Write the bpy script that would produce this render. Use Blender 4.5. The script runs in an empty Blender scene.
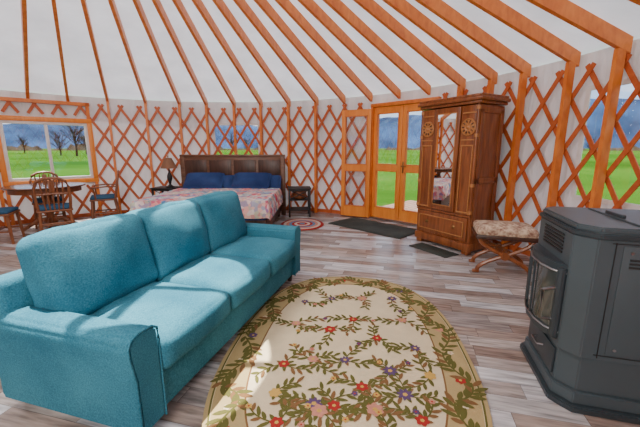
import bpy, bmesh, math, random
from mathutils import Vector, Matrix, noise
random.seed(7)
S=bpy.context.scene
# ---------------- camera ----------------
F=330.0; H=1.35; TH=math.radians(11.2)
CT,ST=math.cos(TH),math.sin(TH)
cam=bpy.data.cameras.new('camera'); co=bpy.data.objects.new('camera',cam); S.collection.objects.link(co)
cam.sensor_width=36; cam.lens=36*F/640; cam.clip_end=8000; cam.clip_start=0.02
co.location=(0,0,H); co.rotation_euler=(math.pi/2-TH,0,0); S.camera=co
# ---------------- survey helpers (photo measurements -> world) ----------------
C=Vector((-1.9,2.6,0)); R=4.8; WH=2.2
def ray(x,y):
    v=(213.5-y)/F
    return Vector(((x-320)/F, CT+v*ST, -ST+v*CT))
def floorpt(x,y):
    d=ray(x,y); t=H/-d.z
    return Vector((d.x*t,d.y*t,0))
def wall_ang(x,y,r=R):
    d=ray(x,y); a=d.x**2+d.y**2; b=-2*(d.x*C.x+d.y*C.y); c=C.x**2+C.y**2-r*r
    t=(-b+math.sqrt(b*b-4*a*c))/(2*a)
    return math.degrees(math.atan2(d.y*t-C.y,d.x*t-C.x))
def P(a,r=R,z=0):
    a=math.radians(a); return Vector((C.x+r*math.cos(a),C.y+r*math.sin(a),z))
# ---------------- materials ----------------
def nt(name):
    m=bpy.data.materials.new(name); m.use_nodes=True
    n=m.node_tree.nodes; l=m.node_tree.links
    return m,n,l,n['Principled BSDF']
def setp(b,col=None,rough=None,metal=None,spec=None):
    if col is not None: b.inputs['Base Color'].default_value=(*col,1)
    if rough is not None: b.inputs['Roughness'].default_value=rough
    if metal is not None: b.inputs['Metallic'].default_value=metal
    if spec is not None: b.inputs['Specular IOR Level'].default_value=spec
def plain(name,col,rough=.5,metal=0,var=.08,scale=8,bump=0,spec=.5):
    m,n,l,b=nt(name); setp(b,col,rough,metal,spec)
    tc=n.new('ShaderNodeTexCoord'); no=n.new('ShaderNodeTexNoise'); no.inputs['Scale'].default_value=scale; no.inputs['Detail'].default_value=4
    l.new(tc.outputs['Object'],no.inputs['Vector'])
    r=n.new('ShaderNodeValToRGB'); r.color_ramp.elements[0].position=.3; r.color_ramp.elements[1].position=.7
    r.color_ramp.elements[0].color=(*[c*(1-var) for c in col],1); r.color_ramp.elements[1].color=(*[min(1,c*(1+var)) for c in col],1)
    l.new(no.outputs['Fac'],r.inputs['Fac']); l.new(r.outputs['Color'],b.inputs['Base Color'])
    if bump:
        bp=n.new('ShaderNodeBump'); bp.inputs['Strength'].default_value=bump; bp.inputs['Distance'].default_value=.01
        l.new(no.outputs['Fac'],bp.inputs['Height']); l.new(bp.outputs['Normal'],b.inputs['Normal'])
    return m
def wood(name,c1,c2,rough=.4,sc=(14,14,1.5),contrast=.25):
    m,n,l,b=nt(name); setp(b,None,rough)
    tc=n.new('ShaderNodeTexCoord'); mp=n.new('ShaderNodeMapping'); mp.inputs['Scale'].default_value=sc
    no=n.new('ShaderNodeTexNoise'); no.inputs['Scale'].default_value=2.2; no.inputs['Detail'].default_value=6; no.inputs['Distortion'].default_value=.6
    r=n.new('ShaderNodeValToRGB'); r.color_ramp.elements[0].position=.5-contrast; r.color_ramp.elements[1].position=.5+contrast
    r.color_ramp.elements[0].color=(*c1,1); r.color_ramp.elements[1].color=(*c2,1)
    l.new(tc.outputs['Object'],mp.inputs['Vector']); l.new(mp.outputs['Vector'],no.inputs['Vector'])
    l.new(no.outputs['Fac'],r.inputs['Fac']); l.new(r.outputs['Color'],b.inputs['Base Color'])
    bp=n.new('ShaderNodeBump'); bp.inputs['Strength'].default_value=.15; bp.inputs['Distance'].default_value=.003
    l.new(no.outputs['Fac'],bp.inputs['Height']); l.new(bp.outputs['Normal'],b.inputs['Normal'])
    return m
def woven(name,c1,c2,scale=220,rough=.9,big=2.5,wr=.35,fine=.25):
    m,n,l,b=nt(name); setp(b,None,rough,spec=.2)
    tc=n.new('ShaderNodeTexCoord')
    no=n.new('ShaderNodeTexNoise'); no.inputs['Scale'].default_value=scale; no.inputs['Detail'].default_value=2
    n2=n.new('ShaderNodeTexNoise'); n2.inputs['Scale'].default_value=big; n2.inputs['Detail'].default_value=3
    ad=n.new('ShaderNodeMath'); ad.operation='ADD'; h=n.new('ShaderNodeMath'); h.operation='MULTIPLY'; h.inputs[1].default_value=.5
    for q in (no,n2): l.new(tc.outputs['Object'],q.inputs['Vector'])
    l.new(no.outputs['Fac'],ad.inputs[0]); l.new(n2.outputs['Fac'],ad.inputs[1]); l.new(ad.outputs[0],h.inputs[0])
    r=n.new('ShaderNodeValToRGB'); r.color_ramp.elements[0].position=.38; r.color_ramp.elements[1].position=.62
    r.color_ramp.elements[0].color=(*c1,1); r.color_ramp.elements[1].color=(*c2,1)
    l.new(h.outputs[0],r.inputs['Fac']); l.new(r.outputs['Color'],b.inputs['Base Color'])
    bp=n.new('ShaderNodeBump'); bp.inputs['Strength'].default_value=fine; bp.inputs['Distance'].default_value=.004
    l.new(no.outputs['Fac'],bp.inputs['Height'])
    b2=n.new('ShaderNodeBump'); b2.inputs['Strength'].default_value=wr; b2.inputs['Distance'].default_value=.05
    l.new(n2.outputs['Fac'],b2.inputs['Height']); l.new(bp.outputs['Normal'],b2.inputs['Normal']); l.new(b2.outputs['Normal'],b.inputs['Normal'])
    return m
def fabric_shell(name,col,trans,sc):
    m,n,l,b=nt(name); setp(b,col,.9,spec=.1)
    tc=n.new('ShaderNodeTexCoord'); mp=n.new('ShaderNodeMapping'); mp.inputs['Scale'].default_value=sc
    no=n.new('ShaderNodeTexNoise'); no.inputs['Scale'].default_value=1.6; no.inputs['Detail'].default_value=3
    l.new(tc.outputs['Object'],mp.inputs['Vector']); l.new(mp.outputs['Vector'],no.inputs['Vector'])
    r=n.new('ShaderNodeValToRGB'); r.color_ramp.elements[0].position=.3; r.color_ramp.elements[1].position=.7
    r.color_ramp.elements[0].color=(*[c*.84 for c in col],1); r.color_ramp.elements[1].color=(*col,1)
    l.new(no.outputs['Fac'],r.inputs['Fac']); l.new(r.outputs['Color'],b.inputs['Base Color'])
    bp=n.new('ShaderNodeBump'); bp.inputs['Strength'].default_value=.9; bp.inputs['Distance'].default_value=.10
    l.new(no.outputs['Fac'],bp.inputs['Height']); l.new(bp.outputs['Normal'],b.inputs['Normal'])
    tr=n.new('ShaderNodeBsdfTranslucent'); l.new(r.outputs['Color'],tr.inputs['Color'])
    mx=n.new('ShaderNodeMixShader'); mx.inputs[0].default_value=trans
    l.new(b.outputs[0],mx.inputs[1]); l.new(tr.outputs[0],mx.inputs[2]); l.new(mx.outputs[0],n['Material Output'].inputs['Surface'])
    return m
def glassmat(name,fac=.06):
    m,n,l,b=nt(name); n.remove(b)
    t=n.new('ShaderNodeBsdfTransparent'); g=n.new('ShaderNodeBsdfGlossy'); g.inputs['Roughness'].default_value=.02
    mx=n.new('ShaderNodeMixShader'); mx.inputs[0].default_value=fac
    l.new(t.outputs[0],mx.inputs[1]); l.new(g.outputs[0],mx.inputs[2]); l.new(mx.outputs[0],n['Material Output'].inputs['Surface'])
    return m
M={}
M['rafter']=wood('rafter_wood',(.62,.145,.020),(.86,.27,.045),.42,(6,6,3))
M['lattice']=wood('lattice_wood',(.46,.085,.020),(.62,.155,.04),.5,(6,6,6))
M['frame']=wood('door_wood',(.78,.23,.03),(.93,.34,.055),.4,(10,10,1.2))
M['roof']=fabric_shell('roof_fabric',(.64,.67,.73),.20,(1.2,1.2,1.2))
M['wall']=fabric_shell('wall_fabric',(.90,.88,.93),.10,(3,3,.8))
M['glass']=glassmat('window_glass')
M['vinyl']=plain('white_vinyl',(.8,.8,.8),.4)
M['walnut']=wood('walnut',(.13,.035,.011),(.36,.12,.036),.30,(12,12,1.2))
M['walnut2']=wood('carved_walnut',(.36,.14,.04),(.54,.24,.075),.4,(30,30,30))
M['dark']=wood('dark_wood',(.03,.014,.009),(.09,.04,.024),.4)
M['headb']=wood('headboard_wood',(.08,.036,.02),(.20,.095,.05),.45,(1.5,10,10))
M['chairw']=wood('chair_wood',(.15,.045,.016),(.28,.10,.035),.4)
M['tablew']=wood('table_wood',(.10,.04,.02),(.2,.09,.05),.2,(2,10,10))
M['teal']=woven('teal_upholstery',(.018,.115,.175),(.055,.225,.30),150,.95,2.5,.35,.6)
M['navy']=woven('navy_fabric',(.016,.034,.12),(.035,.07,.20))
M['bluec']=woven('chair_cushion',(.02,.07,.14),(.05,.13,.22))
M['black']=plain('black_paint',(.015,.015,.016),.5)
M['stove']=plain('stove_steel',(.058,.080,.092),.42,.0,.06,3)
M['stove2']=plain('stove_trim',(.03,.042,.05),.4,.0,.06,3)
M['sglass']=plain('stove_glass',(.05,.06,.06),.05,0,.05,3,spec=1)
M['steel']=plain('brushed_steel',(.35,.36,.37),.3,1)
M['mirror']=plain('mirror_silver',(.92,.93,.93),.015,1,0)
M['mat']=woven('doormat',(.03,.038,.034),(.07,.08,.07),150)
M['shade']=plain('lamp_shade',(.22,.11,.06),.8)
M['brass']=plain('aged_brass',(.35,.2,.08),.35,1)
M['seatf']=woven('stool_tapestry',(.26,.14,.10),(.72,.58,.42),38,.9,14)
def quilt():
    m,n,l,b=nt('patchwork_quilt'); setp(b,None,.9,spec=.1)
    tc=n.new('ShaderNodeTexCoord'); vo=n.new('ShaderNodeTexVoronoi'); vo.inputs['Scale'].default_value=6; vo.inputs['Randomness'].default_value=.35; vo.distance='CHEBYCHEV'
    v2=n.new('ShaderNodeTexVoronoi'); v2.inputs['Scale'].default_value=20
    l.new(tc.outputs['Object'],vo.inputs['Vector']); l.new(tc.outputs['Object'],v2.inputs['Vector'])
    def ramp(cols):
        r=n.new('ShaderNodeValToRGB'); r.color_ramp.interpolation='CONSTANT'
        while len(r.color_ramp.elements)<len(cols): r.color_ramp.elements.new(.5)
        for i,(e,c) in enumerate(zip(r.color_ramp.elements,cols)): e.position=i/len(cols); e.color=(*c,1)
        return r
    s=n.new('ShaderNodeSeparateColor'); s2=n.new('ShaderNodeSeparateColor')
    l.new(vo.outputs['Color'],s.inputs[0]); l.new(v2.outputs['Color'],s2.inputs[0])
    a=ramp([(.70,.45,.45),(.66,.10,.15),(.12,.26,.46),(.72,.62,.58),(.66,.22,.30),(.30,.46,.55),(.74,.6,.5)])
    c=ramp([(.78,.72,.68),(.55,.05,.10),(.08,.18,.42),(.82,.38,.28),(.34,.45,.28)])
    l.new(s.outputs[0],a.inputs['Fac']); l.new(s2.outputs[0],c.inputs['Fac'])
    mx=n.new('ShaderNodeMix'); mx.data_type='RGBA'; mx.inputs[0].default_value=.5
    l.new(a.outputs['Color'],mx.inputs[6]); l.new(c.outputs['Color'],mx.inputs[7]); l.new(mx.outputs[2],b.inputs['Base Color'])
    bp=n.new('ShaderNodeBump'); bp.inputs['Strength'].default_value=.5; bp.inputs['Distance'].default_value=.02
    l.new(vo.outputs['Distance'],bp.inputs['Height']); l.new(bp.outputs['Normal'],b.inputs['Normal'])
    return m
M['quilt']=quilt()
def planks():
    m,n,l,b=nt('vinyl_plank_floor'); setp(b,None,.27)
    tc=n.new('ShaderNodeTexCoord'); mp=n.new('ShaderNodeMapping'); mp.inputs['Rotation'].default_value=(0,0,math.radians(14))
    l.new(tc.outputs['Object'],mp.inputs['Vector'])
    sx=n.new('ShaderNodeSeparateXYZ'); l.new(mp.outputs[0],sx.inputs[0])
    def mth(op,a,bv=None):
        k=n.new('ShaderNodeMath'); k.operation=op
        for i,v in enumerate((a,bv)):
            if v is None: continue
            if isinstance(v,(int,float)): k.inputs[i].default_value=v
            else: l.new(v,k.inputs[i])
        return k.outputs[0]
    W,L=.12,.60
    yr=mth('DIVIDE',sx.outputs['Y'],W); row=mth('FLOOR',yr)
    wn=n.new('ShaderNodeTexWhiteNoise'); wn.noise_dimensions='1D'; l.new(row,wn.inputs['W'])
    xr=mth('ADD',mth('DIVIDE',sx.outputs['X'],L),mth('MULTIPLY',wn.outputs['Value'],5.0)); col=mth('FLOOR',xr)
    cb=n.new('ShaderNodeCombineXYZ'); l.new(row,cb.inputs[0]); l.new(col,cb.inputs[1])
    w2=n.new('ShaderNodeTexWhiteNoise'); w2.noise_dimensions='2D'; l.new(cb.outputs[0],w2.inputs['Vector'])
    r=n.new('ShaderNodeValToRGB'); cols=[(.27,.205,.175),(.43,.42,.42),(.34,.275,.24),(.53,.53,.55),(.30,.24,.21),(.46,.41,.38),(.29,.26,.25),(.57,.58,.60),(.39,.35,.33)]
    r.color_ramp.interpolation='CONSTANT'
    while len(r.color_ramp.elements)<len(cols): r.color_ramp.elements.new(.5)
    for i,(e,c) in enumerate(zip(r.color_ramp.elements,cols)): e.position=i/len(cols); e.color=(*c,1)
    l.new(w2.outputs['Value'],r.inputs['Fac'])
    m2=n.new('ShaderNodeMapping'); m2.inputs['Scale'].default_value=(3,26,1); l.new(mp.outputs[0],m2.inputs['Vector'])
    av=n.new('ShaderNodeVectorMath'); av.operation='ADD'; l.new(m2.outputs[0],av.inputs[0]); l.new(w2.outputs['Color'],av.inputs[1])
    g=n.new('ShaderNodeTexNoise'); g.inputs['Scale'].default_value=1.5; g.inputs['Detail'].default_value=5; l.new(av.outputs[0],g.inputs['Vector'])
    gr=n.new('ShaderNodeMapRange'); gr.inputs[1].default_value=.3; gr.inputs[2].default_value=.7; gr.inputs[3].default_value=.52; gr.inputs[4].default_value=1.35; l.new(g.outputs['Fac'],gr.inputs[0])
    fy=mth('FRACT',yr); fx=mth('FRACT',xr)
    gap=mth('MULTIPLY',mth('GREATER_THAN',fy,.03),mth('GREATER_THAN',fx,.006))
    gp=mth('ADD',mth('MULTIPLY',gap,.5),.5)
    tot=mth('MULTIPLY',gr.outputs[0],gp)
    vm=n.new('ShaderNodeVectorMath'); vm.operation='SCALE'; l.new(r.outputs['Color'],vm.inputs[0]); l.new(tot,vm.inputs['Scale'])
    l.new(vm.outputs[0],b.inputs['Base Color'])
    return m
M['floor']=planks()
# ---------------- mesh builder ----------------
class B:
    def __init__(s,name): s.name=name; s.bm=bmesh.new(); s.mats=[]
    def mi(s,m):
        m=M[m] if isinstance(m,str) else m
        if m not in s.mats: s.mats.append(m)
        return s.mats.index(m)
    def add(s,t,mat,mtx=None):
        i=s.mi(mat)
        for f in t.faces: f.material_index=i
        if mtx is not None: bmesh.ops.transform(t,matrix=mtx,verts=t.verts)
        bmesh.ops.recalc_face_normals(t,faces=t.faces)
        me=bpy.data.meshes.new('tmp'); t.to_mesh(me); t.free(); s.bm.from_mesh(me); bpy.data.meshes.remove(me)
    def box(s,size,loc,mat,rot=(0,0,0),bev=0,seg=2,mtx=None):
        t=bmesh.new(); bmesh.ops.create_cube(t,size=1)
        bmesh.ops.scale(t,vec=size,verts=t.verts)
        if bev: bmesh.ops.bevel(t,geom=t.edges[:],offset=bev,segments=seg,profile=.5,affect='EDGES')
        k=Matrix.Translation(loc)@(Matrix.Rotation(rot[2],4,'Z')@Matrix.Rotation(rot[1],4,'Y')@Matrix.Rotation(rot[0],4,'X'))
        s.add(t,mat,(mtx@k) if mtx else k)
    def cyl(s,r1,r2,a,b,mat,seg=20):
        a,b=Vector(a),Vector(b); d=b-a
        t=bmesh.new(); bmesh.ops.create_cone(t,cap_ends=True,segments=seg,radius1=r1,radius2=r2,depth=d.length)
        s.add(t,mat,Matrix.Translation((a+b)/2)@d.to_track_quat('Z','Y').to_matrix().to_4x4())
    def lathe(s,prof,loc,mat,seg=28,mtx=None):
        t=bmesh.new(); rings=[]
        for r,z in prof:
            rings.append([t.verts.new((r*math.cos(2*math.pi*i/seg),r*math.sin(2*math.pi*i/seg),z)) for i in range(seg)])
        for a,b in zip(rings,rings[1:]):
            for i in range(seg): t.faces.new((a[i],a[(i+1)%seg],b[(i+1)%seg],b[i]))
        t.faces.new(rings[0][::-1]); t.faces.new(rings[-1])
        k=Matrix.Translation(loc)
        s.add(t,mat,(k@mtx) if mtx else k)
    def tube(s,pts,rad,mat,seg=10,flat=1.0):
        pts=[Vector(p) for p in pts]; t=bmesh.new(); rings=[]
        for i,p in enumerate(pts):
            d=(pts[min(i+1,len(pts)-1)]-pts[max(i-1,0)]).normalized()
            up=Vector((0,0,1)) if abs(d.z)<.95 else Vector((1,0,0))
            a=d.cross(up).normalized(); b=a.cross(d).normalized()
            r=rad[i] if isinstance(rad,(list,tuple)) else rad
            rings.append([t.verts.new(p+a*(r*math.cos(2*math.pi*k/seg))+b*(r*flat*math.sin(2*math.pi*k/seg))) for k in range(seg)])
        for a,b in zip(rings,rings[1:]):
            for k in range(seg): t.faces.new((a[k],a[(k+1)%seg],b[(k+1)%seg],b[k]))
        t.faces.new(rings[0][::-1]); t.faces.new(rings[-1]); s.add(t,mat)
    def prism(s,poly,z0,z1,mat,bev=0,mtx=None,seg=2):
        t=bmesh.new(); vs=[t.verts.new((x,y,z0)) for x,y in poly]; f=t.faces.new(vs)
        e=bmesh.ops.extrude_face_region(t,geom=[f]); bmesh.ops.translate(t,vec=(0,0,z1-z0),verts=[v for v in e['geom'] if isinstance(v,bmesh.types.BMVert)])
        if bev:
            bmesh.ops.recalc_face_normals(t,faces=t.faces); bmesh.ops.bevel(t,geom=t.edges[:],offset=bev,segments=seg,affect='EDGES')
        s.add(t,mat,mtx)
    def cushion(s,size,loc,mat,rot=(0,0,0),r=.05,puff=(0,0,0),n=14,pinch=0,mtx=None,sag=0):
        t=bmesh.new(); bmesh.ops.create_cube(t,size=2); bmesh.ops.subdivide_edges(t,edges=t.edges[:],cuts=n-1,use_grid_fill=True)
        h=Vector(size)/2; ph=random.random()*50
        for v in t.verts:
            u=v.co.copy(); u=Vector([math.copysign(1-(1-abs(c))**1.6 if abs(c)<1 else 1,c) for c in u])
            p=Vector([u[i]*h[i] for i in range(3)])
            q=Vector([max(-(h[i]-min(r,h[i]*.95)),min(h[i]-min(r,h[i]*.95),p[i])) for i in range(3)])
            d=p-q
            if d.length>1e-6:
                ex=[min(r,h[i]*.95) for i in range(3)]
                dd=Vector([d[i]/ex[i] for i in range(3)]); dd.normalize(); p=q+Vector([dd[i]*ex[i] for i in range(3)])
            for i in range(3):
                j,k=(i+1)%3,(i+2)%3
                w=(1-u[j]**2)*(1-u[k]**2); p[i]+=puff[i]*w*u[i]
            if pinch:
                c=(abs(u[0])*abs(u[1]))**3; p[2]*=(1-.8*max(abs(u[0]),abs(u[1]))**3); p[0]*=1+pinch*c; p[1]*=1+pinch*c
            if sag:
                nv=noise.noise_vector(Vector((p[0]*6+ph,p[1]*6,p[2]*6))); p=p+nv*sag
            v.co=p
        k=Matrix.Translation(loc)@(Matrix.Rotation(rot[2],4,'Z')@Matrix.Rotation(rot[1],4,'Y')@Matrix.Rotation(rot[0],4,'X'))
        s.add(t,mat,(mtx@k) if mtx else k)
    def done(s,loc=(0,0,0),rz=0,smooth=35):
        me=bpy.data.meshes.new(s.name); s.bm.to_mesh(me); s.bm.free()
        for m in s.mats: me.materials.append(m)
        me.polygons.foreach_set('use_smooth',[True]*len(me.polygons)); me.set_sharp_from_angle(angle=math.radians(smooth))
        o=bpy.data.objects.new(s.name,me); S.collection.objects.link(o); o.location=loc; o.rotation_euler=(0,0,rz); return o
# ---------------- yurt shell ----------------
rb=[(28,100),(68,102),(108,103),(146,104),(180,104),(207,104),(235,103),(262,103),(290,102),(318,101),(345,101),(372,100),(400,98),(430,95),(465,88),(497,79),(531,68),(580,57),(632,43)]
angs=sorted(wall_ang(x,y) for x,y in rb)
lo=angs[0]; hi=angs[-1]; rest=360-(hi-lo); nn=round(rest/6.9)
angs+= [hi+rest*i/nn for i in range(1,nn)]
winL=(wall_ang(90,150),wall_ang(3,150),.77,1.82)
winB=(wall_ang(259,140),wall_ang(214,140),.85,1.86)
winR=(-1.5,12.3,.82,1.96)
fillWinX=(-75,-58,.8,1.9); fillWinY=(196,212,.8,1.9)  # unseen windows added behind the camera to let in more light
doorA=(37.3,52.9,0,2.13)
opens=[winL,winB,winR,fillWinX,fillWinY,doorA]
def shellwall(name,a0,a1):
    b=B(name); t=bmesh.new(); RR=R+.02
    cuts=sorted(set([a0,a1]+[x for o in opens for x in o[:2] if a0<x<a1]+[a0+i*1.5 for i in range(int((a1-a0)/1.5)+1)]))
    for u,v in zip(cuts,cuts[1:]):
        if v-u<1e-4: continue
        mid=(u+v)/2; segs=[(0,WH+.12)]
        for o in opens:
            for off in (-360,0,360):
                if o[0]<=mid+off<=o[1]: segs=[(0,o[2]),(o[3],WH+.12)]
        for z0,z1 in segs:
            if z1-z0<1e-4: continue
            nz=4
            for k in range(nz):
                p,q=z0+(z1-z0)*k/nz,z0+(z1-z0)*(k+1)/nz
                t.faces.new([t.verts.new(x) for x in (P(u,RR,p),P(v,RR,p),P(v,RR,q),P(u,RR,q))])
    bmesh.ops.remove_doubles(t,verts=t.verts,dist=1e-4); b.add(t,'wall'); return b.done(smooth=60)
shellwall('wall_right',-60,53); shellwall('wall_back',53,120); shellwall('wall_left',120,215); shellwall('wall_front',215,300)
SL=.365
def zu(r): return WH+(R-r)*SL
b=B('ceiling'); t=bmesh.new(); N=180; rs=[R+.15,4.2,3.4,2.6,1.8,.78]; rg=[]
for r in rs:
    rg.append([t.verts.new(P(i*360/N,r,zu(r)+.15)) for i in range(N)])
for A_,B_ in zip(rg,rg[1:]):
    for i in range(N): t.faces.new((A_[i],A_[(i+1)%N],B_[(i+1)%N],B_[i]))
b.add(t,'roof'); b.done(smooth=60)
def radial(bld,a,pts,w,mat):  # pts in (r,z), extruded tangentially
    ar=math.radians(a); er=Vector((math.cos(ar),math.sin(ar),0)); et=Vector((-math.sin(ar),math.cos(ar),0)); c=Vector((C.x,C.y,0))
    t=bmesh.new(); f1=[];f2=[]
    for r,z in pts:
        p=c+er*r+Vector((0,0,z)); f1.append(t.verts.new(p-et*w/2)); f2.append(t.verts.new(p+et*w/2))
    t.faces.new(f1); t.faces.new(f2[::-1]); n=len(pts)
    for i in range(n): t.faces.new((f1[i],f1[(i+1)%n],f2[(i+1)%n],f2[i]))
    bld.add(t,mat)
b=B('rafters')
for a in angs:
    radial(b,a,[(R-.02,zu(R)),(.72,zu(.72)),(.72,zu(.72)+.14),(R-.02,zu(R)+.14)],.045,'rafter')
b.done()
b=B('roof_ring'); t=bmesh.new(); sec=[(.66,zu(.7)-.02),(.78,zu(.7)-.02),(.78,zu(.7)+.2),(.66,zu(.7)+.2)]
rg=[[t.verts.new(P(i*7.5,r,z)) for i in range(48)] for r,z in sec]
for k in range(4):
    for i in range(48): t.faces.new((rg[k][i],rg[k][(i+1)%48],rg[(k+1)%4][(i+1)%48],rg[(k+1)%4][i]))
b.add(t,'rafter')
b.box((.05,1.32,.09),(C.x,C.y,zu(.7)+.05),'rafter'); b.box((1.32,.05,.09),(C.x,C.y,zu(.7)+.05),'rafter'); b.done()
b=B('skylight_dome'); prof=[(.8*math.cos(q),zu(.7)+.2+.35*math.sin(q)) for q in [i*math.pi/2/10 for i in range(10)]]
t=bmesh.new(); rg=[[t.verts.new(P(i*7.5,r,z)) for i in range(48)] for r,z in prof]
for A_,B_ in zip(rg,rg[1:]):
    for i in range(48): t.faces.new((A_[i],A_[(i+1)%48],B_[(i+1)%48],B_[i]))
t.faces.new(rg[-1]); b.add(t,'glass'); b.done()
def inopen(a,ops,m=0):
    for o in ops:
        for off in (-360,0,360):
            if o[0]-m<=a+off<=o[1]+m: return True
    return False
b=B('wall_studs')
for a in angs:
    if inopen(a,[doorA,winL],1.0) or 53<a<61: continue
    radial(b,a,[(R-.155,.0),(R-.065,.0),(R-.065,WH+.04),(R-.155,WH+.04)],.042,'rafter')
b.done()
b=B('wall_lattice'); t=bmesh.new(); NL=90; rise=16.5; step=360/NL; hl=WH-.02
for sgn,rr in ((1,R-.03),(-1,R-.045)):
    for i in range(NL):
        a0=i*step; K=28; prev=None
        for k in range(K+1):
            f=k/K; a=a0+sgn*rise*f; z=.01+hl*f
            blocked=inopen(a,[doorA],.6) or (inopen(a,[winL],.8) and .68<z<1.9)
            if blocked: prev=None; continue
            hw=.024
            ca=Vector((-math.sin(math.radians(a)),math.cos(math.radians(a)),0))
            dv=(ca*sgn*math.radians(rise)*R+Vector((0,0,hl))).normalized(); er=Vector((math.cos(math.radians(a)),math.sin(math.radians(a)),0))
            sd=dv.cross(er)*hw; p=P(a,rr,z)
            cur=[t.verts.new(p-sd-er*.006),t.verts.new(p+sd-er*.006),t.verts.new(p+sd+er*.006),t.verts.new(p-sd+er*.006)]
            if prev:
                for j in range(4): t.faces.new((prev[j],prev[(j+1)%4],cur[(j+1)%4],cur[j]))
            prev=cur
b.add(t,'lattice'); b.done(smooth=30)
b=B('floor'); t=bmesh.new(); vs=[t.verts.new(P(i*3,R+.06,0)) for i in range(120)]; f=t.faces.new(vs)
e=bmesh.ops.extrude_face_region(t,geom=[f]); bmesh.ops.translate(t,vec=(0,0,-.12),verts=[v for v in e['geom'] if isinstance(v,bmesh.types.BMVert)])
b.add(t,'floor'); b.done()
b=B('baseboard_wall'); 
for i in range(120):
    a=i*3+1.5
    if inopen(a,[doorA],1): continue
    b.box((.02,.255,.07),P(a,R-.012,.035),'lattice',rot=(0,0,math.radians(a)))
b.done()
def chord(o,r=R):
    A_,B_=P(o[0],r),P(o[1],r); mid=(A_+B_)/2; d=(A_-B_); return mid,d.length,math.atan2(d.y,d.x)
def framed_window(name,o):
    mid,w,rz=chord(o,R-.01); b=B(name); z0,z1=o[2],o[3]; h=z1-z0
    for z in (z0-.04,z1+.04): b.box((w+.16,.10,.08),(0,0,z),'frame',bev=.004)
    for x in (-w/2-.04,w/2+.04): b.box((.08,.10,h),(x,0,(z0+z1)/2),'frame',bev=.004)
    for x in (-w/2-.04,w/2+.04): b.box((.05,.10,z0-.08),(x,0,(z0-.08)/2),'rafter')
    for x in (-w/2-.04,w/2+.04): b.box((.05,.10,WH-z1-.08),(x,0,(WH+z1+.08)/2),'rafter')
    b.box((w+.16,.10,.06),(0,0,WH-.03),'rafter')
    fm='vinyl'; fw=.05
    for z in (z0+fw/2,z1-fw/2): b.box((w,.06,fw),(0,0,z),fm,bev=.003)
    for x in (-w/2+fw/2,w/2-fw/2): b.box((fw,.06,h-2*fw),(x,0,(z0+z1)/2),fm,bev=.003)
    b.box((.05,.05,h-2*fw),(0,0,(z0+z1)/2),fm,bev=.003)
    b.box((w-2*fw,.006,h-2*fw),(0,0,(z0+z1)/2),'glass')
    return b.done(mid,rz)
framed_window('window_1',winL)
for i,o in enumerate([winB,winR,fillWinX,fillWinY]):
    b=B('window_%d'%(i+2)); n=10
    for k in range(n):
        am=o[0]+(o[1]-o[0])*(k+.5)/n; wd=math.radians((o[1]-o[0])/n)*R
        b.box((.004,wd,o[3]-o[2]),P(am,R+.02,(o[2]+o[3])/2),'glass',rot=(0,0,math.radians(am)))
        for z in (o[2],o[3]): b.box((.012,wd+.01,.05),P(am,R+.015,z),'vinyl',rot=(0,0,math.radians(am)))
    for a in o[:2]: b.box((.012,.05,o[3]-o[2]),P(a,R+.015,(o[2]+o[3])/2),'vinyl',rot=(0,0,math.radians(a)))
    b.done()
# doors
mid,w,rz=chord(doorA,R)
def leaf(b,x0,x1,z0,z1,y=0,th=.045,mtx=None,handle=None,st=.085):
    bx=lambda s,l,m,**k: b.box(s,l,m,mtx=mtx,**k)
    cx=(x0+x1)/2; wd=x1-x0
    bx((st,th,z1-z0),(x0+st/2,y,(z0+z1)/2),'frame',bev=.004); bx((st,th,z1-z0),(x1-st/2,y,(z0+z1)/2),'frame',bev=.004)
    iw=wd-2*st; m0=z0+.2; m1=z1-.11; mm=z0+.96
    bx((iw,th,.2),(cx,y,z0+.1),'frame'); bx((iw,th,.11),(cx,y,z1-.055),'frame'); bx((iw,th,.11),(cx,y,mm),'frame')
    bx((iw,.008,mm-.055-m0),(cx,y,(m0+mm-.055)/2),'glass'); bx((iw,.008,m1-mm-.055),(cx,y,(m1+mm+.055)/2),'glass')
    for (q0,q1) in ((m0,mm-.055),(mm+.055,m1)):
        for z in (q0+.008,q1-.008): bx((iw,th+.012,.016),(cx,y,z),'rafter')
        for x in (cx-iw/2+.008,cx+iw/2-.008): bx((.016,th+.012,q1-q0),(x,y,(q0+q1)/2),'rafter')
    if handle is not None:
        bx((.03,.012,.2),(handle,y-th/2-.006,z0+.98),'brass',bev=.003); bx((.1,.018,.018),(handle+.03,y-th/2-.045,z0+1.0),'brass',bev=.005); bx((.018,.05,.018),(handle,y-th/2-.025,z0+1.0),'brass')
b=B('door_frame')
for x in (-w/2+.02,w/2-.02): b.box((.05,.14,2.12),(x,0,1.06),'rafter',bev=.004)
b.box((w+.02,.14,.06),(0,0,2.12),'rafter',bev=.004); b.box((w-.08,.16,.03),(0,0,.015),'steel'); b.done(mid,rz)
iw=w-.09
b=B('door_1'); leaf(b,-iw/2,-.004,.035,2.085,handle=None,st=.07); b.done(mid,rz)
b=B('door_2'); leaf(b,.004,iw/2,.035,2.085,handle=.05,st=.07); b.done(mid,rz)
pA=Vector((.955,6.33,0)); pB=Vector((.43,6.60,0)); dd=pA-pB
b=B('door_3'); leaf(b,-dd.length/2,dd.length/2,.02,2.06,st=.07,th=.04); b.done((pA+pB)/2,math.atan2(dd.y,dd.x))
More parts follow.
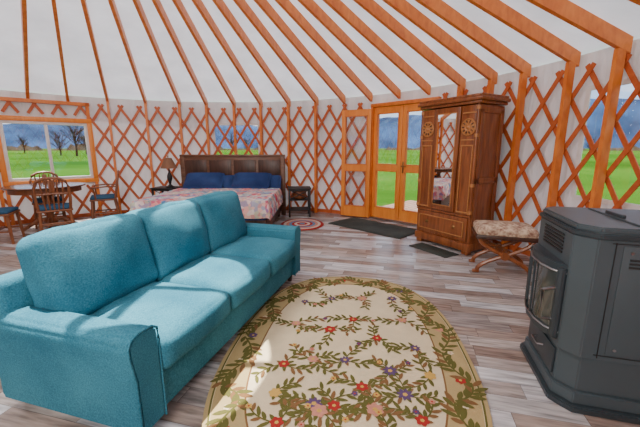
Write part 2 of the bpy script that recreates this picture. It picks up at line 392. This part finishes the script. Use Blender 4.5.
# ---------------- outdoors ----------------
def field():
    m,n,l,b_=nt('meadow'); setp(b_,None,1,spec=0)
    tc=n.new('ShaderNodeTexCoord'); no=n.new('ShaderNodeTexNoise'); no.inputs['Scale'].default_value=.035; no.inputs['Detail'].default_value=10; no.inputs['Roughness'].default_value=.65
    r=n.new('ShaderNodeValToRGB'); r.color_ramp.elements[0].position=.38; r.color_ramp.elements[1].position=.66
    r.color_ramp.elements[0].color=(.018,.062,.006,1); r.color_ramp.elements[1].color=(.085,.105,.028,1)
    e=r.color_ramp.elements.new(.52); e.color=(.04,.11,.012,1)
    l.new(tc.outputs['Object'],no.inputs['Vector']); l.new(no.outputs['Fac'],r.inputs['Fac']); l.new(r.outputs['Color'],b_.inputs['Base Color']); return m
M['field']=field(); M['mount']=plain('mountain_haze',(.028,.060,.13),1,0,.5,.006,spec=0); M['trees']=plain('bare_trees',(.045,.036,.024),1,0,.4,.15,spec=0)
M['bark']=plain('tree_twigs',(.07,.048,.03),1,0,.4,3,spec=0)
M['deckm']=wood('deck_wood',(.17,.09,.06),(.25,.15,.10),.7,(3,20,3))
b=B('ground'); t=bmesh.new(); bmesh.ops.create_circle(t,cap_ends=True,segments=64,radius=3500); b.add(t,'field'); b.done((0,0,-.5))
def ringstrip(name,rad,fn,mat,z0,thick):
    b=B(name); t=bmesh.new(); n=720; lo=[];hi_=[];bk=[]
    for i in range(n):
        a=2*math.pi*i/n; c,s=math.cos(a),math.sin(a); h=fn(a)
        lo.append(t.verts.new((rad*c,rad*s,z0))); hi_.append(t.verts.new(((rad+thick)*c,(rad+thick)*s,z0+h))); bk.append(t.verts.new(((rad+2*thick)*c,(rad+2*thick)*s,z0)))
    for A_,B_ in ((lo,hi_),(hi_,bk)):
        for i in range(n): t.faces.new((A_[i],A_[(i+1)%n],B_[(i+1)%n],B_[i]))
    b.add(t,mat); return b.done(smooth=1)
def mh(a):
    v=Vector((math.cos(a)*3,math.sin(a)*3,.3)); f=noise.noise(v)*.6+noise.noise(v*3)*.35+noise.noise(v*9)*.16
    side=.5+.5*math.cos(a-.15)
    return 2400*(.056+.065*side**2+.035*f)
def th(a):
    v=Vector((math.cos(a)*30,math.sin(a)*30,2)); return max(.4,2.5+4*noise.noise(v)+5*noise.noise(v*4))
ringstrip('mountain_range',2200,mh,'mount',-5,300)
ringstrip('tree_line',330,th,'trees',-.6,6)
def tree(loc,h,seed):
    rnd=random.Random(seed); b=B('bare_tree')
    b.tube([(0,0,0),(h*.01,0,h*.3),(0,h*.01,h*.7)],[h*.03,h*.022,h*.008],'bark',8)
    for i in range(46):
        a=rnd.random()*6.28; z0=h*rnd.uniform(.18,.62); ln=h*rnd.uniform(.25,.45); el=rnd.uniform(.5,1.2)
        p0=Vector((0,0,z0)); d=Vector((math.cos(a)*math.cos(el),math.sin(a)*math.cos(el),math.sin(el)))
        p1=p0+d*ln*.6; p2=p0+d*ln+Vector((0,0,ln*.08)); b.tube([p0,p1,p2],[h*.008,h*.005,h*.002],'bark',4)
        for j in range(5):
            q=p0.lerp(p2,rnd.uniform(.4,1)); dd_=(d+Vector((rnd.uniform(-.8,.8),rnd.uniform(-.8,.8),rnd.uniform(-.2,.8)))).normalized()
            b.tube([q,q+dd_*h*.13],[h*.004,h*.0015],'bark',3)
    b.done(loc)
for i,(x,dist,h) in enumerate([(60,110,7),(76,100,8.5),(86,120,7.5),(24,170,7),(232,130,8),(247,120,6),(590,140,6)]):
    d=ray(x,148); d.z=0; d.normalize(); p=d*dist; tree((p.x,p.y,-.5),h,i)
am=45.1
b=B('deck')
for k in range(18): b.box((2.6,.135,.03),(1.3,-1.26+k*.148,-.045),'deckm')
for y in (-1.2,0,1.2): b.box((2.6,.09,.14),(1.3,y,-.13),'deckm')
b.box((.09,.09,.4),(2.5,-1.2,-.3),'deckm'); b.box((.09,.09,.4),(2.5,1.2,-.3),'deckm')
b.done(P(am,R+.08),math.radians(am))
# ---------------- sofa ----------------
b=B('sofa'); L,D=2.15,.94
aw=.155
b.box((L-.04,D-.06,.24),(0,-.01,.2),'teal',bev=.02,seg=3)
b.box((L-.02,.17,.58),(0,-D/2+.095,.43),'teal',bev=.045,seg=4,rot=(math.radians(5),0,0))
for sx in (-1,1):
    xin=L/2-aw; xo=L/2
    pr=[(xo-.012,.08),(xo-.008,.36),(xo+.012,.48),(xo+.014,.53),(xo-.006,.562),(xo-.045,.574),(xin+.035,.567),(xin+.004,.545),(xin,.49),(xin,.08)]
    if sx<0: pr=[(-x,z) for x,z in pr][::-1]
    k=Matrix(((1,0,0,0),(0,0,-1,0),(0,1,0,0),(0,0,0,1)))
    b.prism(pr,-(D/2-.01),D/2-.05,'teal',bev=.012,mtx=k,seg=3)
    pts=[(x,D/2+.0-.012,z) for x,z in pr]; b.tube(pts,.006,'teal',8)
cw=(L-2*aw)/3
for i in range(3):
    x=-L/2+aw+cw*(i+.5)
    b.cushion((cw-.002,.73,.18),(x,.12,.38),'teal',r=.05,puff=(.0,.015,.025),sag=.008)
    b.cushion((cw+.05,.22,.50),(x*1.02,-.215,.675),'teal',rot=(math.radians(14),0,random.uniform(-.02,.02)),r=.065,puff=(.0,.06,.015),sag=.016,n=20)
for x in (-.97,.97):
    for y in (-.40,.38): b.cyl(.022,.032,(x,y,0),(x,y,.09),'dark',12)
ang=math.atan2(-.963,-.27)
b.done((-.903-.27*.07-.02*.963,2.46-.963*.07+.02*.27,0),ang,smooth=50)
# ---------------- big oval rug ----------------
def flat(name,col): return woven(name,tuple(c*.85 for c in col),col,200,1,6,.05)
M['rugf']=flat('rug_field',(.70,.59,.39)); M['rugb']=flat('rug_border',(.45,.34,.16)); M['rolive']=flat('rug_olive',(.12,.115,.030)); M['rbrown']=flat('rug_brown',(.21,.11,.045))
M['rred']=flat('rug_red',(.36,.03,.025)); M['rpurp']=flat('rug_purple',(.11,.065,.15)); M['rpink']=flat('rug_pink',(.55,.24,.17)); M['rgold']=flat('rug_gold',(.58,.36,.09))
rc=Vector((.19,2.08)); ra,rbb=.80,1.23; rrot=math.radians(-7)
def supk(t_,inset,e=2.45):
    c,s=math.cos(t_),math.sin(t_)
    return ((ra-inset)*math.copysign(abs(c)**(2/e),c),(rbb-inset)*math.copysign(abs(s)**(2/e),s))
b=B('area_rug')
NN=96; ZC=[.0121]
def nz_():
    ZC[0]+=2.2e-6; return ZC[0]
b.prism([supk(2*math.pi*i/NN,0) for i in range(NN)],0.0,.010,'rugb')
b.prism([supk(2*math.pi*i/NN,.03) for i in range(NN)],.009,.0112,'rugf')
def band(i0,i1,z,mat):
    t=bmesh.new(); A_=[t.verts.new((*supk(2*math.pi*i/NN,i0),z)) for i in range(NN)]; B_=[t.verts.new((*supk(2*math.pi*i/NN,i1),z)) for i in range(NN)]
    for i in range(NN): t.faces.new((A_[i],A_[(i+1)%NN],B_[(i+1)%NN],B_[i]))
    b.add(t,mat)
band(.035,.200,.0116,'rugb'); band(.200,.210,.0118,'rbrown'); band(.022,.032,.0117,'rolive')
def petal(x,y,a,l_,w_,mat):
    z=nz_(); t=bmesh.new(); pts=[(0,0),(.3,.45),(.6,.5),(.85,.3),(1,0),(.85,-.3),(.6,-.5),(.3,-.45)]
    ca,sa_=math.cos(a),math.sin(a)
    t.faces.new([t.verts.new((x+p*l_*ca-q*w_*sa_,y+p*l_*sa_+q*w_*ca,z)) for p,q in pts]); b.add(t,mat)
def flower(x,y,s,mat,n=6,cen='rgold',sharp=False):
    o=random.random()*6
    for i in range(n): petal(x,y,o+i*2*math.pi/n,s,s*(.45 if sharp else .8),mat)
    for i in range(5): petal(x,y,i*1.257,s*.3,s*.3,cen)
def stem(pts,w_,mat,leaves=6,ll=.075):
    p0,p1,p2=[Vector(p) for p in pts]; t=bmesh.new(); n=14; cur=[]; z=nz_()
    for i in range(n+1):
        u=i/n; p=p0*(1-u)**2+p1*2*u*(1-u)+p2*u*u; d=(p1-p0)*(1-u)+(p2-p1)*u; d.normalize(); nn_=Vector((-d.y,d.x))
        cur.append((t.verts.new((*(p+nn_*w_/2),z)),t.verts.new((*(p-nn_*w_/2),z)),p,d))
    for A_,B_ in zip(cur,cur[1:]): t.faces.new((A_[0],A_[1],B_[1],B_[0]))
    info=[(c[2].copy(),c[3].copy()) for c in cur]
    b.add(t,mat)
    for k in range(leaves):
        p,d=info[int((k+.5)/leaves*n)]; a=math.atan2(d.y,d.x)+(1 if k%2 else -1)*.75
        petal(p.x,p.y,a,ll*random.uniform(.8,1.2),ll*.34,'rolive' if random.random()<.7 else 'rbrown')
tot=34
for i in range(tot):
    t0=2*math.pi*i/tot; t1=2*math.pi*(i+.95)/tot; k0,k1=(.06,.165) if i%2 else (.165,.06)
    q0,q1=supk(t0,k0),supk(t1,k1); qm=supk((t0+t1)/2,.19 if i%2 else .04)
    stem((q0,qm,q1),.012,'rolive',12,.088)
    q=supk(t1,.115); 
    if i%4==0: flower(*q,.034,['rpink','rpurp','rred'][(i//4)%3],6)
    elif i%2==1: flower(*q,.022,'rugf',5,'rpink')
def toloc(x,y):
    p=floorpt(x,y)-Vector((*rc,0)); c,s=math.cos(-rrot),math.sin(-rrot); return (p.x*c-p.y*s,p.x*s+p.y*c)
def inside(p,ins=.25): return (abs(p[0])/(ra-ins))**2.45+(abs(p[1])/(rbb-ins))**2.45<1
fl=[(330,331,'rred'),(353,321,'rred'),(377,340,'rred'),(362,300,'rpink'),(313,361,'rpink'),(305,303,'rpurp'),(390,373,'rpurp'),(415,350,'rpurp'),(362,389,'rred'),(314,406,'rpurp'),(334,408,'rred'),(296,325,'rpink'),(405,397,'rpurp'),(402,322,'rpink'),(332,300,'rpurp'),(392,300,'rpurp'),(430,378,'rgold'),(345,362,'rpurp'),(440,405,'rgold'),(275,395,'rgold'),(284,366,'rred'),(375,412,'rpink'),(422,332,'rpurp')]
extra=[(-.32,-.72,'rred'),(-.05,-.85,'rpurp'),(.22,-.75,'rpink'),(.40,-.62,'rred'),(-.12,-.62,'rpink')]
pos=[(*toloc(x,y),m) for x,y,m in fl]+extra
rr_=random.Random(11); ends=[]
for i,(x,y,m) in enumerate(pos):
    if not inside((x,y),.25): continue
    a0=rr_.random()*6.28
    for k in range(3):
        a=a0+k*2.1+rr_.uniform(-.4,.4); ln=rr_.uniform(.15,.25); tw=rr_.choice((-1,1))*.9
        p1=(x+ln*.55*math.cos(a),y+ln*.55*math.sin(a)); p2=(p1[0]+ln*.55*math.cos(a+tw),p1[1]+ln*.55*math.sin(a+tw))
        if inside(p2,.22): stem(((x,y),p1,p2),.008,'rolive',8,.066); ends.append(p2)
for i,(x,y,m) in enumerate(pos):
    if inside((x,y),.25): flower(x,y,.038 if i%3 else .048,m,6 if m!='rpurp' else 8,sharp=(m=='rpurp'))
for i,p in enumerate(ends):
    if i%3==0: flower(*p,.020,['rgold','rpink','rpurp','rgold'][(i//3)%4],5,'rred')
b.done((rc.x,rc.y,0.001),rrot)
# ---------------- armoire ----------------
f0=Vector((1.44,4.78,0)); f1=Vector((1.88,4.03,0)); dx=(f1-f0); W=dx.length; rz=math.atan2(dx.y,dx.x)
b=B('armoire'); dp=.48; hw=W/2
b.box((W,dp,1.72),(0,dp/2+.0,.14+.86),'walnut',bev=.006)
b.box((W+.04,dp+.03,.10),(0,dp/2-.0,.10),'walnut',bev=.01)
for x in (-hw+.05,hw-.05):
    for y in (.04,dp-.05): b.box((.09,.09,.07),(x,y,.035),'walnut',bev=.012)
b.box((W+.06,dp+.05,.035),(0,dp/2-.01,1.885),'walnut',bev=.01); b.box((W+.12,dp+.09,.045),(0,dp/2-.02,1.925),'walnut',bev=.014); b.box((W+.08,dp+.06,.03),(0,dp/2-.015,1.962),'walnut',bev=.008)
b.box((W-.06,.03,.30),(0,-.012,.33),'walnut',bev=.008); b.box((W-.16,.012,.2),(0,-.03,.33),'walnut',bev=.004)
for z in (.235,.425): b.box((W-.14,.016,.012),(0,-.034,z),'walnut2',bev=.002)
for x in (-W/2+.075,W/2-.075): b.box((.012,.016,.2),(x,-.034,.33),'walnut2',bev=.002)
for x in (-.22,.22):
    b.lathe([(.022,0),(.022,.006),(.01,.012),(.012,.03),(.004,.034)],(x,-.034,.34),'brass',16,Matrix.Rotation(math.pi/2,4,'X'))
b.box((W+.01,.04,.03),(0,0,.50),'walnut',bev=.006)
mw=.38
b.box((mw+.0,.035,1.33),(0,-.012,1.19),'walnut',bev=.006)
b.box((mw-.085,.012,1.20),(0,-.032,1.19),'walnut2',bev=.003); b.box((mw-.105,.006,1.17),(0,-.037,1.19),'mirror')
pw=(W-mw)/2
for sx in (-1,1):
    x=sx*(mw/2+pw/2)
    b.box((pw-.03,.02,1.33),(x,-.006,1.19),'walnut',bev=.005)
    for z0,z1 in ((.55,1.38),):
        for zz in (z0,z1): b.box((pw-.07,.014,.018),(x,-.018,zz),'walnut2',bev=.003)
        for xx in (-1,1): b.box((.014,.014,z1-z0),(x+xx*(pw/2-.045),-.018,(z0+z1)/2),'walnut2',bev=.003)
    k=Matrix.Rotation(math.pi/2,4,'X')
    b.lathe([(.105,0),(.105,.014),(.093,.022),(.083,.012),(.06,.012),(.05,.018),(.03,.012),(.018,.024),(.004,.028)],(x,-.014,1.60),'walnut2',28,k)
    for i in range(10):
        q=i*math.pi/5; b.box((.03,.012,.012),(x+.067*math.cos(q),-.032,1.60+.067*math.sin(q)),'dark',rot=(0,-q,0),bev=.004)
    b.box((pw-.06,.014,.016),(x,-.018,1.77),'walnut2'); b.box((pw-.06,.014,.016),(x,-.018,1.45),'walnut2')
    b.cyl(.02,.02,(sx*(hw-.012),-.012,.52),(sx*(hw-.012),-.012,1.86),'walnut',14)
    for z in (.56,.9,1.5,1.82): b.cyl(.027,.027,(sx*(hw-.012),-.012,z-.02),(sx*(hw-.012),-.012,z+.02),'walnut2',14)
for sx in (-1,1):
    for z in (.22,.95,1.80): b.box((.014,dp-.02,.07),(sx*(hw+.004),dp/2,z),'walnut',bev=.003)
    for y in (.045,dp-.045): b.box((.014,.07,1.6),(sx*(hw+.004),y,1.01),'walnut',bev=.003)
b.done((f0+f1)/2,rz)
# ---------------- X-frame stool ----------------
b=B('footstool'); 
b.box((.60,.42,.045),(0,0,.41),'dark',bev=.012); b.cushion((.59,.41,.11),(0,0,.465),'seatf',r=.045,puff=(0,0,.03))
for y in (-.17,.17):
    for s in (-1,1):
        pts=[]
        for i in range(11):
            u=i/10; pts.append((s*.26*math.cos(math.pi*u),y,.025+.37*u))
        b.tube(pts,.023,'walnut',8)
    b.lathe([(.004,-.03),(.045,-.028),(.045,.028),(.004,.03)],(0,y,.21),'walnut',16,Matrix.Rotation(math.pi/2,4,'X'))
b.cyl(.018,.018,(0,-.17,.21),(0,.17,.21),'walnut',12)
for x in (-.26,.26):
    b.box((.035,.38,.03),(x,0,.395-.01),'walnut',bev=.006)
    for y in (-.17,.17): b.box((.07,.045,.03),(x*1.04,y,.015),'walnut',bev=.008)
b.done((2.04,3.56,0),math.radians(-18))
# ---------------- pellet stove ----------------
b=B('pellet_stove')
def oct_(w,d,ch,y0=0): # front = -y
    return [(-w/2,d/2+y0),(-w/2,-d/2+ch+y0),(-w/2+ch,-d/2+y0),(w/2-ch,-d/2+y0),(w/2,-d/2+ch+y0),(w/2,d/2+y0)]
ch=.075
b.prism(oct_(.66,.64,ch+.01),0,.035,'stove2',bev=.006)
b.prism(oct_(.60,.60,ch),.035,.10,'stove',bev=.005)
b.prism(oct_(.56,.57,ch),.10,.30,'stove',bev=.005)
b.prism(oct_(.60,.60,ch),.30,.93,'stove',bev=.005)
b.prism(oct_(.64,.62,ch+.01),.93,.955,'stove2',bev=.006); b.prism(oct_(.61,.59,ch),.955,.985,'stove',bev=.008)
b.prism([(-.25,.26),(-.25,-.05),(.25,-.05),(.25,.26)],.985,.993,'stove',bev=.003)
b.box((.16,.02,.02),(0,-.03,1.0),'stove2',bev=.004)
bow=[(-.22,-.298),(-.20,-.318),(-.16,-.345),(-.07,-.368),(.07,-.368),(.16,-.345),(.20,-.318),(.22,-.298)]
b.prism(bow,.34,.385,'stove2',bev=.004); b.prism(bow,.715,.76,'stove2',bev=.004)
b.prism([(x*.93,y+.004) for x,y in bow],.385,.715,'sglass')
for s in (-1,1): b.tube([(s*.205,-.318,.36),(s*.205,-.318,.74)],.022,'stove2',10)
for z in (.385,.715): b.tube([(x*1.0,y-.004,z) for x,y in bow],.006,'steel',6)
b.tube([(-.0,-.372,.39),(0,-.374,.71)],.006,'stove2',6)
b.tube([(.20,-.335,.45),(.215,-.395,.46),(.215,-.40,.62),(.20,-.335,.63)],.010,'steel',8)
b.box((.38,.012,.15),(0,-.292,.20),'stove2',bev=.004); b.tube([(-.05,-.295,.21),(-.045,-.325,.21),(.045,-.325,.21),(.05,-.295,.21)],.007,'steel',8)
for i in range(6): b.box((.26,.014,.009),(0,-.300,.805+i*.019),'black')
for s in (-1,1):
    b.box((.008,.42,.56),(s*.301,.085,.62),'stove',bev=.003)
    b.box((.006,.003,.60),(s*.3015,-.155,.615),'black')
    for z in (.33,.91): b.box((.006,.46,.003),(s*.3015,.06,z),'black')
    for i in range(3): b.box((.008,.11,.010),(s*.306,-.04,.80+i*.018),'black',bev=.002)
    for y in (-.09,.27):
        for z in (.37,.87): b.cyl(.007,.007,(s*.304,y,z),(s*.309,y,z),'steel',10)
b.cyl(.05,.05,(0,.30,.2),(0,.42,.2),'black',20); b.cyl(.052,.052,(0,.42,.15),(0,.42,.5),'black',20)
b.done((1.62,1.735,0),math.atan2(-.963,-.27))
# ---------------- bed ----------------
b=B('bed'); bx=-1.75
b.box((2.04,.06,.95),(0,1.0,.72),'headb',bev=.01); b.box((2.1,.09,.05),(0,1.0,1.2),'headb',bev=.012)
for x in (-1.0,1.0): b.box((.09,.09,1.2),(x,1.0,.6),'headb',bev=.01)
for i in range(4): b.box((.44,.02,.34),(-.735+.49*i,.965,.95),'dark',bev=.008)
b.box((2.0,.025,.03),(0,.96,.76),'headb')
b.box((1.92,1.9,.22),(0,0.0,.20),'dark',bev=.01)
for x in (-.9,.9):
    for y in (-.88,.85): b.box((.08,.08,.11),(x,y,.055),'dark')
b.cushion((1.94,1.93,.28),(0,0,.42),'navy',r=.07)
t=bmesh.new(); nx,ny=44,44; vs=[]
for j in range(ny+1):
    row=[]
    for i in range(nx+1):
        u=-1.26+2.52*i/nx; v=-1.22+1.84*j/ny
        ox=max(0,abs(u)-.98); oy=max(0,-.97-v); x=math.copysign(min(abs(u),.98)+.03*min(1,ox*6),u); y=max(v,-.97)-.03*min(1,oy*6)
        dr=max(ox,oy); z=.595-dr
        z+=noise.noise(Vector((u*4,v*4,0)))*.012
        if dr>.03:
            x+=math.copysign(.018*math.sin(v*18)*(ox>0),u); y-=.018*math.sin(u*18)*(oy>0)
        row.append(t.verts.new((x,y,z)))
    vs.append(row)
for j in range(ny):
    for i in range(nx): t.faces.new((vs[j][i],vs[j][i+1],vs[j+1][i+1],vs[j+1][i]))
b.add(t,'quilt')
for x,rz_ in ((-.50,.05),(.42,-.05)): b.cushion((.74,.42,.22),(x,.72,.73),'navy',rot=(math.radians(38),0,rz_),r=.09,puff=(0,0,.02),pinch=.06)
for x in (-.2,.70): b.cushion((.56,.38,.18),(x,.80,.67),'navy',rot=(math.radians(52),0,0),r=.09,pinch=.06)
b.done((bx,5.70,0),0,smooth=50)
# ---------------- nightstands + lamp ----------------
def nightstand(name,loc,rz,w=.46,d=.40,h=.58):
    b=B(name); b.box((w,d,.03),(0,0,h-.015),'black',bev=.006)
    for x in (-1,1):
        for y in (-1,1): b.box((.035,.035,h-.03),(x*(w/2-.03),y*(d/2-.03),(h-.03)/2),'black',bev=.004)
    for z in (.14,.34): b.box((w-.06,d-.06,.02),(0,0,z),'black')
    for s in (-1,1):
        b.tube([(-w/2+.04,s*(d/2-.03),.36),(w/2-.04,s*(d/2-.03),.54)],.008,'black',8); b.tube([(w/2-.04,s*(d/2-.03),.36),(-w/2+.04,s*(d/2-.03),.54)],.008,'black',8)
        b.box((w-.08,.02,.03),(0,s*(d/2-.03),h-.045),'black')
    return b.done(loc,rz)
ns=nightstand('nightstand',(-.42,6.62,0),.1)
nightstand('nightstand',(-3.1,6.65,0),-.1)
b=B('basket'); b.lathe([(.10,0),(.13,.02),(.145,.09),(.14,.15),(.15,.16),(.135,.155),(.10,.03)],(0,0,0),'chairw',20); o=b.done((0,0,.35)); o.parent=ns
b=B('table_lamp')
b.lathe([(.001,0),(.08,.0),(.085,.015),(.05,.03),(.02,.06),(.03,.12),(.05,.18),(.045,.24),(.018,.30),(.012,.36),(.012,.44)],(0,0,0),'black',24)
t=bmesh.new(); A_=[];B_=[]
for i in range(28):
    q=i*2*math.pi/28; A_.append(t.verts.new((.155*math.cos(q),.155*math.sin(q),.38))); B_.append(t.verts.new((.065*math.cos(q),.065*math.sin(q),.58)))
for i in range(28): t.faces.new((A_[i],A_[(i+1)%28],B_[(i+1)%28],B_[i]))
b.add(t,'shade'); b.lathe([(.012,.44),(.03,.47),(.032,.51),(.012,.54),(.008,.6),(.012,.61),(.004,.63)],(0,0,0),'brass',14)
b.done((-3.0,6.6,.58))
# ---------------- mats ----------------
b=B('doormat'); b.box((1.5,.72,.012),(0,0,.006),'mat',bev=.004); b.box((1.42,.64,.004),(0,0,.013),'mat'); b.done((.93,5.60,0.001),math.atan2(-.98,.96))
b=B('doormat'); b.box((.62,.26,.012),(0,0,.006),'mat',bev=.004); b.done((1.52,4.27,0.001),math.atan2(-.75,.44))  # small thin dark slab on the floor before the armoire
M['bw']=flat('braid_cream',(.62,.50,.42)); M['bb']=flat('braid_blue',(.12,.22,.36))
b=B('braided_rug')
cols=['rred','bw','rpink','bb','rred','bw','rred','bb']
for i,c in enumerate(cols):
    k=1-i/len(cols); b.lathe([(.38*k,0),(.39*k,.006),(.38*k,.012+.0006*i)],(0,0,0),c,36)
b.done((-.32,5.80,0.001)).scale=(1,1.2,1)
# ---------------- dining ----------------
TC=Vector((-4.56,5.47,0))
b=B('dining_table'); b.lathe([(.50,.0),(.54,.006),(.55,.018),(.54,.03),(.50,.034)],(0,0,.716),'tablew',48)
b.lathe([(.48,.64),(.48,.716)],(0,0,0),'chairw',40)
b.lathe([(.05,.10),(.10,.12),(.11,.16),(.06,.20),(.05,.26),(.08,.34),(.09,.42),(.06,.50),(.05,.58),(.12,.64)],(0,0,0),'chairw',24)
for i in range(4):
    q=i*math.pi/2+.6; c,s=math.cos(q),math.sin(q)
    b.tube([(.04*c,.04*s,.18),(.16*c,.16*s,.17),(.28*c,.28*s,.09),(.38*c,.38*s,.03)],[.035,.032,.028,.028],'chairw',10)
b.done(TC)
def chair(loc,face,arms=False):
    b=B('dining_chair'); h=.44
    b.box((.44,.42,.03),(0,0,h-.015),'chairw',bev=.012,seg=3); b.cushion((.41,.39,.05),(0,-.005,h+.022),'bluec',r=.022,puff=(0,0,.012),n=10)
    for x in (-1,1):
        b.tube([(x*.18,-.17,h-.02),(x*.195,-.185,.2),(x*.21,-.20,0)],[.023,.021,.016],'chairw',10)
        b.tube([(x*.18,.18,h-.02),(x*.19,.21,.2),(x*.20,.235,0)],[.023,.021,.016],'chairw',10)
        b.cyl(.012,.012,(x*.196,-.185,.18),(x*.19,.21,.18),'chairw',8)
    b.cyl(.012,.012,(-.19,0.01,.18),(.19,0.01,.18),'chairw',8); b.cyl(.012,.012,(-.195,.21,.24),(.195,.21,.24),'chairw',8)
    pts=[(-.19,.19,h),(-.205,.225,.62),(-.20,.255,.78),(-.17,.275,.87),(-.09,.285,.915),(0,.288,.925),(.09,.285,.915),(.17,.275,.87),(.20,.255,.78),(.205,.225,.62),(.19,.19,h)]
    b.tube(pts,.02,'chairw',10)
    b.tube([(-.20,.236,.68),(0,.25,.69),(.20,.236,.68)],.014,'chairw',8)
    for x in (-.12,-.06,0,.06,.12): b.tube([(x*.85,.19,h),(x,.235,.66),(x*1.1,.28,.905-abs(x)*.25)],[.009,.013,.009],'chairw',8)
    b.box((.07,.012,.20),(0,.255,.79),'chairw',rot=(math.radians(-8),0,0),bev=.004)
    if arms:
        for x in (-1,1):
            b.tube([(x*.203,.232,.66),(x*.25,.08,.67),(x*.26,-.08,.66),(x*.24,-.17,.65)],[.014,.018,.02,.018],'chairw',10,.7)
            b.tube([(x*.24,-.13,.65),(x*.215,-.12,.55),(x*.205,-.11,h-.01)],.013,'chairw',8)
    f=Vector(face); a=math.atan2(f.y,f.x)+math.pi/2
    b.done(loc,a)
chair((-4.10,5.02,0),(-.45,.55)); chair((-4.04,6.10,0),(-.75,-.45),True); chair((-4.66,4.66,0),(.75,.35)); chair((-4.80,5.76,0),(.5,-.6))
# ---------------- light & sky ----------------
w=bpy.data.worlds.new('sky'); S.world=w; w.use_nodes=True; n=w.node_tree.nodes; l=w.node_tree.links; bg=n['Background']
tc=n.new('ShaderNodeTexCoord'); sp=n.new('ShaderNodeSeparateXYZ'); l.new(tc.outputs['Generated'],sp.inputs[0])
r=n.new('ShaderNodeValToRGB'); r.color_ramp.elements[0].color=(.52,.74,1,1); r.color_ramp.elements[1].color=(.22,.42,.85,1); r.color_ramp.elements[1].position=.6
l.new(sp.outputs['Z'],r.inputs['Fac'])
mp=n.new('ShaderNodeMapping'); mp.inputs['Scale'].default_value=(1,1,5); no=n.new('ShaderNodeTexNoise'); no.inputs['Scale'].default_value=4; no.inputs['Detail'].default_value=7
l.new(tc.outputs['Generated'],mp.inputs[0]); l.new(mp.outputs[0],no.inputs['Vector'])
cr=n.new('ShaderNodeValToRGB'); cr.color_ramp.elements[0].position=.42; cr.color_ramp.elements[1].position=.58
l.new(no.outputs['Fac'],cr.inputs['Fac'])
mx=n.new('ShaderNodeMix'); mx.data_type='RGBA'; l.new(cr.outputs['Color'],mx.inputs[0]); l.new(r.outputs['Color'],mx.inputs[6]); mx.inputs[7].default_value=(1,1,1,1)
l.new(mx.outputs[2],bg.inputs['Color']); bg.inputs['Strength'].default_value=1.8
def lamp(kind,name,loc,aim,energy,size=1,col=(1,1,1)):
    d=bpy.data.lights.new(name,kind); d.energy=energy; d.color=col
    if kind=='AREA': d.shape='DISK'; d.size=size
    o=bpy.data.objects.new(name,d); S.collection.objects.link(o); o.location=loc
    o.rotation_euler=(Vector(aim)-Vector(loc)).to_track_quat('-Z','Y').to_euler(); return o
s=lamp('SUN','sun',(0,0,20),(1.0*5,-.8*5,0),18,col=(1,.94,.86)); s.data.angle=.01
lamp('AREA','ring_fill',(-1.9,2.6,3.55),(-1.9,2.6,0),75,1.1,(1,.95,.9))  # added fill under the roof ring, no fixture hangs there
lamp('AREA','rear_fill',(-1.0,-1.0,2.2),(-.5,5,1.6),115,1.6,(1,.94,.88))  # unseen soft fill added behind the camera to brighten the room
